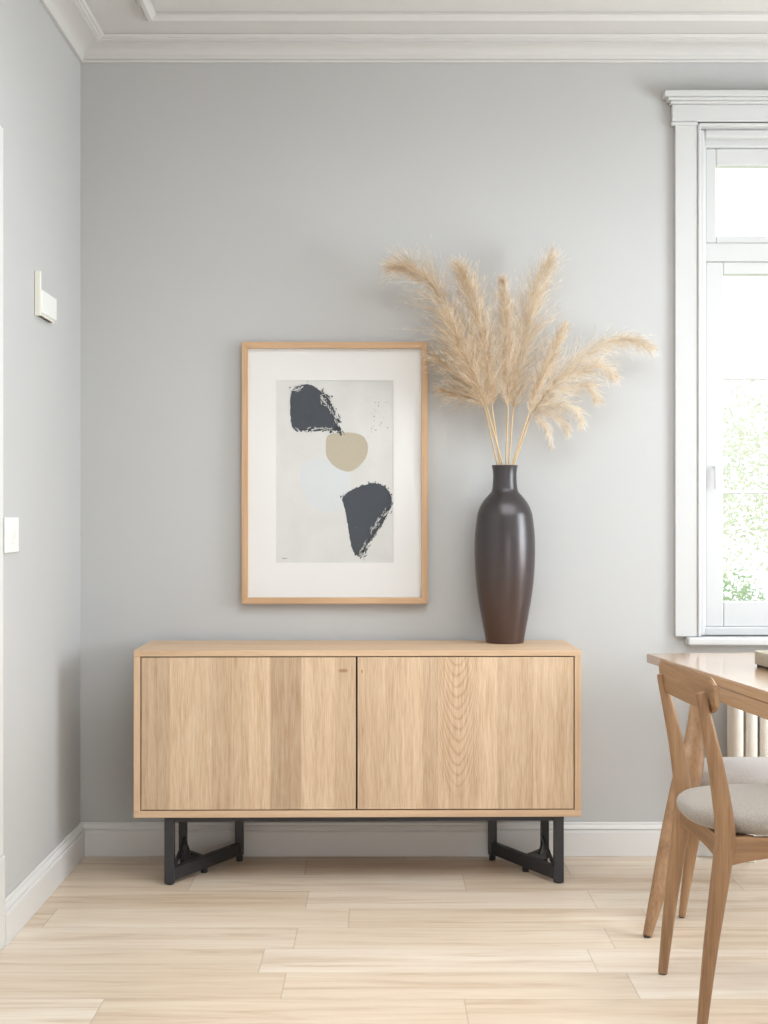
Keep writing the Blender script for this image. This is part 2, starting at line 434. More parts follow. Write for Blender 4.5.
# ---- window in the right wall, plus an added fill window behind the viewer
def simple_window(name, horiz, a0, a1, z0, z1, at, sgn):
    """frame in a wall; 'horiz' maps (along, across, z)"""
    def bx(l): return [(*horiz(a, b, c, d), e0, e1) for (a, b, c, d, e0, e1) in l]
    am = (a0+a1)/2
    fr = [(a0, a0+.06, .06, .12, z0, z1), (a1-.06, a1, .06, .12, z0, z1), (a0, a1, .06, .12, z1-.06, z1), (a0, a1, .06, .12, z0, z0+.06), (am-.02, am+.02, .06, .12, z0, z1)]
    w = structure(boxes(name, bx(fr), M['white'], None, .004))
    boxes('pane', bx([(a0+.05, a1-.05, .088, .092, z0+.05, z1-.05)]), M['glass'], w)
    boxes('casing', bx([(a0-.09, a0, -.022, -e, z0, z1+.09), (a1, a1+.09, -.022, -e, z0, z1+.09), (a0, a1, -.022, -e, z1, z1+.09)]), M['white'], w, .003)
    boxes('sill', bx([(a0-.06, a1+.06, -.06, .06, z0-.028, z0)]), M['white'], w, .005)
    return w
simple_window('window_2', lambda a, b, c, d: (XR+c, XR+d, a, b), RY0, RY1, RZ0, RZ1, XR, 1)
simple_window('added_front_window', lambda a, b, c, d: (a, b, YF-d, YF-c), FX0, FX1, FZ0, FZ1, YF, -1)  # added window, unseen, gives fill from behind the viewer

w4 = structure(boxes('added_roof_light', [(KX0, KX0+.06, KY0, KY1, ZC+.03, ZC+.11), (KX1-.06, KX1, KY0, KY1, ZC+.03, ZC+.11), (KX0+.06, KX1-.06, KY0, KY0+.06, ZC+.03, ZC+.11), (KX0+.06, KX1-.06, KY1-.06, KY1, ZC+.03, ZC+.11), ((KX0+KX1)/2-.025, (KX0+KX1)/2+.025, KY0+.06, KY1-.06, ZC+.03, ZC+.11)], M['white'], None, .004))  # roof light added as overhead fill for floor and lower walls
box('pane', KX0+.05, KX1-.05, KY0+.05, KY1-.05, ZC+.068, ZC+.072, M['glass'], w4, None)

# ------------------------------------------------------------------ radiator under the back window
rad = thing('column_radiator', 'white column radiator on the wall under the window, behind the table', 'radiator', (1.27, -.075, 0))
for k in range(19):
    x = .012 + k*.0502
    bm = bmesh.new()
    for yy in (-.032, .032):
        sweep(bm, [(x, yy, .155), (x, yy, .165), (x, yy, .66), (x, yy, .67)], [(.015, .012), (.0215, .019), (.0215, .019), (.015, .012)], 14)
    add_box(bm, x-.022, x+.022, -.04, .04, .655, .685); add_box(bm, x-.022, x+.022, -.04, .04, .14, .17)
    link_mesh('column', bm, M['rad'], rad, smooth=35, bevel=.006)
for x in (.06, .89):
    boxes('foot', [(x-.015, x+.015, -.04, .04, .001, .145)], M['rad'], rad, .003)
bm = bmesh.new(); sweep(bm, [(-.012, 0, .20), (-.03, 0, .20), (-.035, 0, .19), (-.035, 0, .002)], [.008]*4, 10)
link_mesh('pipe', bm, M['rad'], rad, smooth=40)

# ------------------------------------------------------------------ left wall fittings
def on_left(name, label, cat, y, z): return thing(name, label, cat, (XL+e, y, z))
sw = on_left('light_switch', 'white switch plate on the left wall beside the white door casing', 'switch', -1.004, 1.181)
bm = bmesh.new(); add_box(bm, 0, .007, -.077, .077, -.052, .052); link_mesh('plate', bm, M['plastic'], sw, bevel=.003)
bm = bmesh.new(); add_box(bm, .0065, .0095, -.030, .030, -.026, .024); link_mesh('rocker', bm, M['plastic'], sw, bevel=.0015)
bm = bmesh.new(); add_box(bm, .009, .0135, -.005, .008, -.010, .006); link_mesh('toggle', bm, M['plastic_ivory'], sw, bevel=.001)
ch = on_left('door_chime', 'small white chime box mounted high on the left wall', 'door chime', -.70, 1.945)
box('cover', .002, .021, .014, .218, -.062, .012, M['plastic'], ch, .003)
box('back_plate', 0, .0185, -.004, .013, -.072, .068, M['plastic_ivory'], ch, .002)
box('base', 0, .016, .013, .205, -.070, -.061, M['plastic_ivory'], ch, .0015)
for k in range(5): box('grille_slot', .004, .015, .03+k*.032, .048+k*.032, -.0715, -.069, M['slot'], ch, None)

# ------------------------------------------------------------------ sideboard
SBW, SBD, SBZ0, SBZ1 = 1.5, .405, .2285, .788
sb = thing('sideboard', 'pale oak two-door sideboard with black metal frame legs against the grey wall', 'sideboard', (-.0735, -.228, 0), math.radians(.8))
hx, hy = SBW/2, SBD/2
tt, ts = .020, .022
box('top_panel', -hx, hx, -hy, hy, SBZ1-tt, SBZ1, M['oak_x'], sb, .0015)
box('bottom_panel', -hx, hx, -hy, hy, SBZ0, SBZ0+.023, M['oak_x'], sb, .0015)
for s in (-1, 1): box('side_panel', min(s*hx, s*(hx-ts)), max(s*hx, s*(hx-ts)), -hy, hy, SBZ0+.0232, SBZ1-tt-.0002, M['oak_z'], sb, .001)
box('back_panel', -hx+ts, hx-ts, hy-.02, hy-.008, SBZ0+.024, SBZ1-tt, M['gap'], sb, None)
box('carcass_liner', -hx+ts+.0005, hx-ts-.0005, -hy+.026, -hy+.034, SBZ0+.0235, SBZ1-tt-.0005, M['gap'], sb, None)
g = .0035
dz0, dz1 = SBZ0+.023+g, SBZ1-tt-g
xi0, xi1 = -hx+ts+g, hx-ts-g
xm = -.004
mL = door_mat('oak_door_veneer_left', xm-.003-xi0, [(0, .42), (.13, .86), (.22, .78), (.325, .50), (.42, .66), (.50, .92), (.60, .25), (.745, .90), (.90, .6)], None, [(.675, .465, .020, .007)])
mR = door_mat('oak_door_veneer_right', xi1-xm-.003, [(0, .66), (.09, .74), (.20, .90), (.30, .55), (.37, .80), (.56, .97), (.645, .72), (.81, .82), (.93, .70)], (.335, .066), [])
for nm, a, b, m in (('door', xi0, xm-.003, mL), ('door', xm+.003, xi1, mR)):
    bm = bmesh.new(); add_box(bm, 0, b-a, 0, .022, 0, dz1-dz0)
    d = link_mesh(nm, bm, m, sb, (a, -hy+.0015, dz0), bevel=.001)
    if a > 0 or a == xm+.003:
        bm = bmesh.new(); lathe(bm, [(.0001, 0), (.003, 0), (.003, .0016), (.0001, .0016)], 12)
        add_box(bm, -.0018, .0018, -.009, -.001, 0, .0014)
        k = link_mesh('keyhole_cover', bm, M['brass'], d); k.rotation_euler = (PI/2, 0, 0); k.location = (.0145, 0.0002, dz1-dz0-.045)
        k['label'] = 'tiny brass keyhole cover'
# metal base
def bar(bm, a, b, w, h):
    a, b = Vector(a), Vector(b); t = (b-a).normalized()
    up = Vector((0, 0, 1)) if abs(t.z) < .9 else Vector((1, 0, 0))
    u = t.cross(up).normalized(); v = u.cross(t).normalized()
    loft(bm, [[p+u*w/2*i+v*h/2*j for i, j in ((-1,-1),(1,-1),(1,1),(-1,1))] for p in (a, b)])
zt = SBZ0 - .0005; BS = .022
bm = bmesh.new()
for yy in (-hy+.03, hy-.05): add_box(bm, BS-.665, BS+.665, yy-.011, yy+.011, zt-.017, zt)
link_mesh('top_rail', bm, M['metal'], sb, bevel=.001)
for s in (-1, 1):
    ix_ = .448 if s < 0 else .462
    def Q(x, y, z): return (BS+s*x, y, z)
    fx, fy = .655, -.176           # front corner post
    rx, ry = .642, .085            # rear outer post
    ix, iy = ix_, .150            # rear inner post
    bm = bmesh.new(); add_box(bm, BS+s*fx-.0165, BS+s*fx+.0165, fy-.014, fy+.014, .004, zt-.0005); link_mesh('leg', bm, M['metal'], sb, bevel=.0015)
    bm = bmesh.new(); add_box(bm, BS+s*rx-.0145, BS+s*rx+.0145, ry-.012, ry+.012, .024, zt-.0005); link_mesh('leg', bm, M['metal'], sb, bevel=.0015)
    bm = bmesh.new(); add_box(bm, BS+s*ix-.0155, BS+s*ix+.0155, iy-.012, iy+.012, .022, zt-.0005); link_mesh('leg', bm, M['metal'], sb, bevel=.0015)
    bm = bmesh.new(); bar(bm, Q(fx-.005, fy+.004, .033), Q(ix+.004, iy-.004, .045), .024, .042); link_mesh('floor_bar', bm, M['metal'], sb, bevel=.0015)
    mx_, my_ = (fx*.52+ix*.48), (fy*.52+iy*.48)
    bm = bmesh.new(); bar(bm, Q(rx-.002, ry-.004, .042), Q(mx_, my_, .040), .022, .034); link_mesh('floor_bar', bm, M['metal'], sb, bevel=.0015)
    # corner gusset between rear post and the brace
    bm = bmesh.new()
    tri = [Q(rx-.004, ry-.008, .105), Q(rx-.004, ry-.008, .05), Q(mx_+.05*1, my_+.03, .052)]
    n = Vector((.35*s, -.9, 0)).normalized()*.007
    loft(bm, [[Vector(p)+n*k for p in tri] for k in (-1, 1)]); link_mesh('gusset', bm, M['metal'], sb)
    bm = bmesh.new(); bar(bm, Q(fx-.012, fy+.006, .05), Q(rx-.008, ry-.006, .10), .010, .012); link_mesh('brace', bm, M['metal'], sb, bevel=.001)
    for (x, y, h) in ((fx, fy, .0045), (mx_, my_, .022), (ix, iy, .0235), (rx, ry, .025)):
        bm = bmesh.new(); lathe(bm, [(.011, .0005), (.012, .002), (.012, h)], 16, BS+s*x, y); link_mesh('foot_pad', bm, M['metal'], sb, smooth=40)

# ------------------------------------------------------------------ framed print
FXc, FZ0_, FZ1_, FW = -.161, .921, 1.871, .675
pic = thing('framed_print', 'oak framed abstract print with charcoal and beige shapes, hung on grey wall', 'picture', (FXc, -.003, FZ0_))
FH = FZ1_-FZ0_; fw, fd = .0225, .032
hw = FW/2
def frame_bar(pts, name, m):
    bm = bmesh.new()
    loft(bm, [[(x, 0, z) for x, z in pts], [(x, -fd, z) for x, z in pts]]); link_mesh(name, bm, m, pic, bevel=.0012)
frame_bar([(-hw, FH), (hw, FH), (hw-fw, FH-fw), (-hw+fw, FH-fw)], 'frame_rail', M['oak_frame_x'])
frame_bar([(-hw, 0), (hw, 0), (hw-fw, fw), (-hw+fw, fw)], 'frame_rail', M['oak_frame_x'])
frame_bar([(-hw, 0), (-hw, FH), (-hw+fw, FH-fw), (-hw+fw, fw)], 'frame_stile', M['oak_frame_z'])
frame_bar([(hw, 0), (hw, FH), (hw-fw, FH-fw), (hw-fw, fw)], 'frame_stile', M['oak_frame_z'])
# mount board with window
px2x = lambda px: (px-379)*5.23/F - FXc
py2z = lambda py: CZ-(py-520)*5.23/F - FZ0_
ax0, ax1, az0, az1 = px2x(276), px2x(393.5), py2z(562.7), py2z(380.3)
mw, mh = hw-fw+.004, .004
boxes('mount', [(-mw, ax0, -.016, -.014, fw-.004, FH-fw+.004), (ax1, mw, -.016, -.014, fw-.004, FH-fw+.004),
                (ax0, ax1, -.016, -.014, az1, FH-fw+.004), (ax0, ax1, -.016, -.014, fw-.004, az0)], M['paper'], pic)
bm = bmesh.new()
add_box(bm, ax0-.003, ax1+.003, -.0138, -.0128, az0-.003, az1+.003, 0)
def zx(u, v): return (px2x(230+u/3.533), py2z(330+v/3.533))      # reading off the picture
rng = random.Random(3)
def ink(pts, mi, rough, layer, n=9):
    q = cr(list(pts)+[pts[0]], n)[:-1]
    vs = []
    c = Vector((sum(p[0] for p in q)/len(q), sum(p[1] for p in q)/len(q)))
    for p in q:
        k = 1 + rng.uniform(-rough, rough)
        x, z = zx(c.x+(p[0]-c.x)*k, c.y+(p[1]-c.y)*k)
        vs.append((x, z))
    y0, y1 = -.0138, -.0140-.0002*layer
    a = [bm.verts.new((x, y1, z)) for x, z in vs]
    f = bm.faces.new(a); f.material_index = mi
    b = [bm.verts.new((x, y0, z)) for x, z in vs]
    for i in range(len(a)):
        j = (i+1) % len(a)
        bm.faces.new((a[i], a[j], b[j], b[i])).material_index = mi
ink([(245,510),(265,470),(310,455),(370,460),(412,490),(425,540),(415,600),(385,635),(340,645),(300,625),(262,580)], 3, .012, 1)
ink([(214,250),(218,215),(240,199),(270,191),(300,200),(330,226),(352,250),(368,285),(380,322),(388,352),(345,354),(300,356),(240,353),(219,342),(213,300)], 1, .03, 2, 12)
ink([(338,405),(346,374),(380,364),(430,362),(470,376),(487,410),(480,450),(450,486),(415,500),(370,482),(342,446)], 2, .012, 3)
ink([(395,592),(430,566),(470,548),(515,540),(545,552),(566,580),(570,615),(552,660),(520,710),(480,765),(452,797),(435,783),(425,740),(411,660)], 1, .03, 2, 12)
def dab(u, v, r, mi, sx=1.0):
    n = rng.randint(5, 7); a0 = rng.uniform(0, 6)
    vs = []
    for k in range(n):
        rr = r*rng.uniform(.6, 1.2)
        x, z = zx(u+rr*sx*math.cos(a0+k*2*PI/n), v+rr*math.sin(a0+k*2*PI/n)); vs.append(bm.verts.new((x, -.01455, z)))
    bm.faces.new(vs).material_index = mi
# dry-brush flecks along the ragged edges, and scattered specks
for (p, q, n, spread) in (((325,215),(392,362),70,7), ((220,205),(290,190),18,4), ((228,352),(380,358),40,4), ((372,350),(395,366),14,5), ((566,600),(455,798),110,8), ((395,588),(500,545),25,4), ((545,548),(568,590),14,4)):
    for _ in range(n):
        u = rng.random(); dab(p[0]+(q[0]-p[0])*u+rng.gauss(0, spread), p[1]+(q[1]-p[1])*u+rng.gauss(0, spread), rng.uniform(1.6, 4.2), 1)
for _ in range(20): dab(rng.uniform(490,560), rng.uniform(235,365), rng.uniform(1.2,2.2), 1)
for _ in range(22): dab(rng.uniform(180,570), rng.uniform(190,810), rng.uniform(1.0,1.8), 2)
for k in range(5): dab(186+k*3.2, 806+rng.uniform(-2,2), 1.5, 1, 1.4)
def dabs2(p, q, n, spread, mi, y):
    for _ in range(n):
        u0 = rng.random(); u = p[0]+(q[0]-p[0])*u0+rng.gauss(0, spread); v = p[1]+(q[1]-p[1])*u0+rng.gauss(0, spread)
        a0 = math.atan2(q[1]-p[1], q[0]-p[0])+rng.gauss(0, .35); L_, w_ = rng.uniform(3, 11), rng.uniform(.9, 2.2)
        vs = []
        for k in range(8):
            a = 2*PI*k/8; du, dv = L_*math.cos(a), w_*math.sin(a)*rng.uniform(.6, 1.3)
            x, z = zx(u+du*math.cos(a0)-dv*math.sin(a0), v+du*math.sin(a0)+dv*math.cos(a0)); vs.append(bm.verts.new((x, y, z)))
        bm.faces.new(vs).material_index = mi
dabs2((318,226), (366,292), 34, 5, 0, -.0149); dabs2((366,292), (384,340), 10, 3, 0, -.0149)
dabs2((552,640), (462,784), 46, 5, 0, -.0149); dabs2((225,215), (262,198), 10, 4, 0, -.0149); dabs2((235,346), (370,350), 16, 3, 0, -.0149)
dabs2((322,212), (388,330), 40, 5, 1, -.0152); dabs2((572,610), (462,796), 60, 6, 1, -.0152); dabs2((380,345), (394,366), 12, 3, 1, -.0152)
dabs2((400,585), (520,540), 20, 3, 1, -.0152); dabs2((214,240), (222,340), 14, 2, 1, -.0152)
link_mesh('art_print', bm, [M['print'], M['ink'], M['ink_beige'], M['ink_blue']], pic)
box('glazing', -mw, mw, -.0215, -.0200, fw-.003, FH-fw+.003, M['glazing'], pic, None)
box('backing_board', -mw, mw, -.0115, -.003, fw-.003, FH-fw+.003, M['paper'], pic, None)

# ------------------------------------------------------------------ vase
VX, VY = .4480, -.128
ZV = SBZ1+.0008
va = thing('ceramic_vase', 'tall dark brown ceramic vase standing on the right of the sideboard', 'vase', (VX, VY, ZV))
prof = [(18.2,0),(18.8,.8),(20.4,10),(23.2,25),(26.6,44.5),(29.0,64),(30.2,88.5),(29.8,108),(27.9,125.2),(26.2,132),(23.6,138),(20.2,143),(16.6,147.2),(13.7,150.5),(12.6,154),(12.0,160),(11.7,166),(12.0,171),(12.9,176.0),(13.3,177)]
s_ = 1/280.6
pts = cr([(r*s_, z*s_) for r, z in prof], 4)
top = pts[-1]
inner = [(top[0]-.0025, top[1]), (top[0]-.004, top[1]-.004), (.039, top[1]-.03), (.039, top[1]-.1), (.06, top[1]-.16), (.08, top[1]-.25), (.05, .03), (.0005, .02)]
bm = bmesh.new(); lathe(bm, [(.0005, .001)] + pts + inner, 64)
link_mesh('vase_body', bm, M['vase'], va, smooth=60)
ZRIM = ZV + 177*s_

# ------------------------------------------------------------------ pampas grass
def bez(pts3, n=12): return [Vector(p) for p in cr([tuple(p) for p in pts3], n)]
def hair(bm, pts, w0, rng, mi):
    """thin tapering blade with a triangular section at its root"""
    t = (pts[-1]-pts[0])
    side = t.cross(Vector((rng.uniform(-1,1), rng.uniform(-1,1), rng.uniform(-1,1))))
    if side.length < 1e-9: return
    side.normalize()
    prev = None
    n = len(pts)
    for i, p in enumerate(pts):
        w = w0*(1-i/(n-1))**.7
        if i == n-1:
            v = bm.verts.new(p)
            bm.faces.new((prev[0], prev[1], v)).material_index = mi
        else:
            a, b = bm.verts.new(p-side*w/2), bm.verts.new(p+side*w/2)
            if prev: bm.faces.new((prev[0], prev[1], b, a)).material_index = mi
            prev = (a, b)

def plume(bm, axis, L, nb, rng, spread=.55, droop=0.0, lean=None, wmax=.0012, nh=13, pale=.35, ymin=-.032, tipfrac=.16):
    """axis: points root->tip. feather branches of length L*profile along it"""
    n = len(axis)-1
    nb = int(nb*2.1)
    for k in range(nb):
        s = (k+rng.random())/nb
        i = min(int(s*n), n-1); fr = s*n-i
        p = axis[i].lerp(axis[i+1], fr)
        t = (axis[min(i+2, n)]-axis[max(i-1, 0)]).normalized()
        # profile: quickly full, then slimming to the tip
        pr = min(1.0, .5+s*2.4) * (tipfrac+(1-tipfrac)*max(0, 1-s)**.55)
        ln = L*2.0*pr*rng.uniform(.35, 1.2)
        u = t.orthogonal().normalized(); v = t.cross(u)
        a = rng.uniform(0, 2*PI)
        rad = u*math.cos(a)+v*math.sin(a)
        if lean is not None: rad = (rad+lean*rng.uniform(.2, 1.1)).normalized()
        ang = spread*rng.uniform(.35, 1.6)*(1.1-.35*s)
        d = (t*math.cos(ang)+rad*math.sin(ang)).normalized()
        m = 5; q = [p]; cur = d.copy()
        for j in range(m):
            cur = (cur + Vector((rng.gauss(0,.06), rng.gauss(0,.06), rng.gauss(0,.06)-droop*(j+1)/m)) ).normalized()
            q.append(q[-1]+cur*ln/m)
        for w in q:
            if w.y > ymin: w.y = ymin-(rng.random()*.006)
        mi = 1 if rng.random() < pale else 0
        hair(bm, q, wmax, rng, mi)
        for h in range(nh):
            f = rng.uniform(.12, 1.0)*m; j = min(int(f), m-1)
            r0 = q[j].lerp(q[j+1], f-j); tt_ = (q[j+1]-q[j]).normalized()
            uu = tt_.orthogonal().normalized(); vv = tt_.cross(uu); b = rng.uniform(0, 2*PI)
            aa = rng.uniform(.2, .6)
            dd = tt_*math.cos(aa)+(uu*math.cos(b)+vv*math.sin(b))*math.sin(aa)
            hl = rng.uniform(.016, .036)*(.22+.78*pr)
            e1 = r0+dd*hl*.55; e2 = r0+dd*hl+Vector((0,0,-droop*hl*.5))
            for w in (e1, e2):
                if w.y > ymin+.01: w.y = ymin+.01
            hair(bm, [r0, e1, e2], wmax*.62, rng, mi if rng.random() < .7 else 1)

GRP = 'dried pampas stalks in the brown vase'
def stalk(label, head, foot_px, seed, L, nb, yb, **kw):
    """head: list of (px, py, y) from the plume's root to its tip; stem falls to the vase mouth and inside"""
    rng = random.Random(seed)
    root = P(*head[0])
    mouth = Vector(((foot_px-379)*5.122/F, VY+yb*.6, ZRIM))
    dn = (mouth-root).normalized(); hz = Vector((dn.x, dn.y)).length
    tmax = .42
    while tmax > .05:
        q_ = mouth+dn*tmax
        rr_ = math.hypot(q_.x-VX, q_.y-VY)
        if rr_ < (.030 if q_.z > ZRIM-.11 else .075) and q_.z > ZV+.05: break
        tmax -= .01
    base = mouth+dn*tmax
    o = thing('pampas_stalk', label, 'dried grass', tuple(base), 0, GRP)
    off = base
    ax = bez([P(*h) for h in head], 10)
    st = bez([base, mouth, mouth.lerp(root, .55), root, ax[6]], 6)
    bm = bmesh.new(); sweep(bm, [p-off for p in st], [.0028]*(len(st)-7)+[.0024-.0002*i for i in range(7)], 8)
    link_mesh('stem', bm, M['stem'], o, smooth=60)
    bm = bmesh.new()
    mid = bez([P(*h) for h in head], 10)
    sweep(bm, [p-off for p in mid], [.0018*(1-i/len(mid))+.0003 for i in range(len(mid))], 6)
    subs = kw.pop('subs', ())
    plume(bm, [p-off for p in mid], L, nb, rng, ymin=-.052-off.y, **kw)
    for (pts, l2, n2, kw2) in subs:
        a2 = bez([P(*h) for h in pts], 8)
        sweep(bm, [p-off for p in a2], [.0012*(1-i/len(a2))+.0003 for i in range(len(a2))], 6)
        plume(bm, [p-off for p in a2], l2, n2, rng, ymin=-.052-off.y, **kw2)
    bm.normal_update()
    me_o = link_mesh('plume', bm, [M['plume'], M['plume_pale']], o)
    return o

Lf = Vector((-1, 0, -.1)); Rt = Vector((1, 0, -.2))
stalk('pampas plume at far left, its thin tip bending out over the picture', [(484,405,-.125),(472,372,-.14),(458,335,-.15),(443,303,-.155),(428,281,-.155),(412,270,-.155),(397,266,-.155)], 497.5, 11, .115, 420, .0, spread=.75, lean=Lf*.25, droop=.03, pale=.25,
      subs=[([(480,400,-.10),(464,380,-.09),(448,366,-.085),(436,358,-.085)], .075, 110, dict(spread=.7, pale=.2, droop=.05)),
            ([(484,405,-.10),(468,398,-.09),(454,393,-.09),(443,391,-.09)], .055, 80, dict(spread=.6, pale=.3, droop=.05))])
stalk('pampas plume second from the left, upright with a blunt pale tip', [(492,407,-.17),(489,375,-.18),(483,340,-.185),(476,310,-.185),(468,288,-.185),(461,271,-.185)], 500, 12, .100, 400, -.01, spread=.55, pale=.25)
stalk('dense tan pampas plume low between the two left plumes', [(487,408,-.20),(478,385,-.215),(467,360,-.225),(457,338,-.225),(448,318,-.22)], 502.5, 13, .10, 300, -.018, spread=.7, lean=Lf*.2, pale=.12)
stalk('short narrow pampas plume in the middle, left of the tallest', [(508,408,-.15),(508,375,-.155),(507,340,-.16),(505,308,-.16),(503,284,-.16)], 506, 14, .070, 330, .012, spread=.5, lean=Lf*.1, pale=.4)
stalk('tallest pampas plume, feathery tip leaning slightly right', [(513,410,-.12),(517,375,-.12),(523,340,-.12),(530,310,-.125),(539,284,-.125),(550,259,-.125)], 509, 15, .105, 480, .015, spread=.55, lean=Rt*.25, pale=.5)
stalk('slender pale pampas plume right of the tallest, leaning right', [(529,413,-.16),(537,390,-.165),(546,368,-.17),(556,346,-.175),(564,329,-.175)], 512, 16, .055, 240, -.005, spread=.45, pale=.45)
stalk('wide arching pampas plume at far right with drooping feathery side tufts', [(531,416,-.12),(547,392,-.12),(566,370,-.12),(588,353,-.12),(612,341,-.12),(632,340,-.12),(650,346,-.12)], 513.5, 17, .075, 330, .006, spread=.6, lean=Vector((.2,0,-.25)), droop=.14, pale=.75,
      subs=[([(548,392,-.14),(570,378,-.145),(592,367,-.15),(605,368,-.15),(614,376,-.15)], .055, 130, dict(spread=.6, pale=.8, droop=.12)),
            ([(540,402,-.12),(562,392,-.12),(582,385,-.12),(592,390,-.12),(598,399,-.12)], .050, 110, dict(spread=.6, pale=.85, droop=.14)),
            ([(536,408,-.14),(552,405,-.145),(567,405,-.15),(577,412,-.15),(581,425,-.15)], .045, 90, dict(spread=.6, pale=.9, droop=.14)),
            ([(534,413,-.12),(545,412,-.12),(556,416,-.12),(564,424,-.12),(567,432,-.12)], .035, 60, dict(spread=.6, pale=.9, droop=.14)),
            ([(533,418,-.13),(541,421,-.13),(548,430,-.13),(552,447,-.13)], .022, 45, dict(spread=.5, pale=.95, droop=.14))])

# ------------------------------------------------------------------ table
TA = math.radians(6.1)
tb = thing('dining_table', 'oak dining table beside the window with a splayed tapering leg', 'table', (.932, -.24, 0), 0)
tb.rotation_euler = (0, 0, TA)
TL, TW = 2.1, .435
Rm = Matrix.Rotation(-TA, 4, 'Z')
def tl(x, y, z): return Rm @ (Vector((x, y, z))-Vector((.932, -.24, 0)))
bm = bmesh.new(); add_box(bm, 0, TW, -TL, 0, .728, .760); link_mesh('tabletop', bm, M['table_y'], tb, bevel=.004)
boxes('apron', [(.004, .024, -TL+.06, -.34, .682, .7275), (TW-.024, TW-.004, -TL+.06, -.34, .682, .7275), (.024, TW-.024, -.36, -.34, .682, .7275), (.024, TW-.024, -TL+.06, -TL+.08, .682, .7275)], M['table_y'], tb, .002)
def table_leg(pts, m=M['chair_z']):
    q = cr(pts, 6)
    bm = bmesh.new()
    sweep(bm, [tl(*p[:3]) for p in q], [(p[3]/2, p[4]/2) for p in q], 16, (1, 0, 0), 2.6)
    o = link_mesh('leg', bm, m, tb, smooth=50)
    bm = bmesh.new(); p = q[0]; sweep(bm, [tl(p[0], p[1], .0005), tl(p[0], p[1], .006)], [p[3]/2*.8]*2, 12)
    link_mesh('foot_pad', bm, M['slot'], o, smooth=40)
table_leg([(.787,-1.03,.004,.026,.024), (.824,-.985,.105,.043,.036), (.885,-.91,.28,.068,.042), (.945,-.855,.45,.088,.046), (.972,-.81,.54,.060,.044), (.993,-.77,.65,.046,.040), (1.005,-.75,.727,.044,.038)])
table_leg([(1.50,-1.05,.004,.026,.024), (1.47,-1.04,.3,.055,.04), (1.44,-1.03,.5,.055,.042), (1.42,-1.02,.727,.042,.038)])
table_leg([(1.00,-2.12,.004,.026,.024), (1.06,-2.10,.3,.055,.04), (1.11,-2.08,.5,.055,.042), (1.15,-2.06,.727,.042,.038)])
table_leg([(1.62,-2.10,.004,.026,.024), (1.58,-2.09,.3,.055,.04), (1.55,-2.08,.5,.055,.042), (1.52,-2.06,.727,.042,.038)])

# low tray on the table
tr = thing('storage_tray', 'low round-cornered stone grey tray on the table by the window', 'tray', (1.297, -.765, .7608), TA)
def rrect(hx_, hy_, r, n=8):
    out = []
    for (sx, sy, a0) in ((1,1,0), (-1,1,PI/2), (-1,-1,PI), (1,-1,3*PI/2)):
        for k in range(n+1):
            a = a0+PI/2*k/n; out.append((sx*(hx_-r)+r*math.cos(a), sy*(hy_-r)+r*math.sin(a)))
    return out
bm = bmesh.new()
loft(bm, [[(x, y, z) for x, y in rrect(.095-i, .115-i, max(.005, .03-i))] for i, z in ((0,.008),(0,.046),(.001,.048),(.006,.048),(.007,.046),(.007,.016),(.03,.015))])
link_mesh('tray_body', bm, M['tray'], tr, smooth=40)
bm = bmesh.new(); loft(bm, [[(x, y, z) for x, y in rrect(.089, .109, .026)] for z in (0, .0085)]); link_mesh('base', bm, M['tray_foot'], tr, smooth=40)

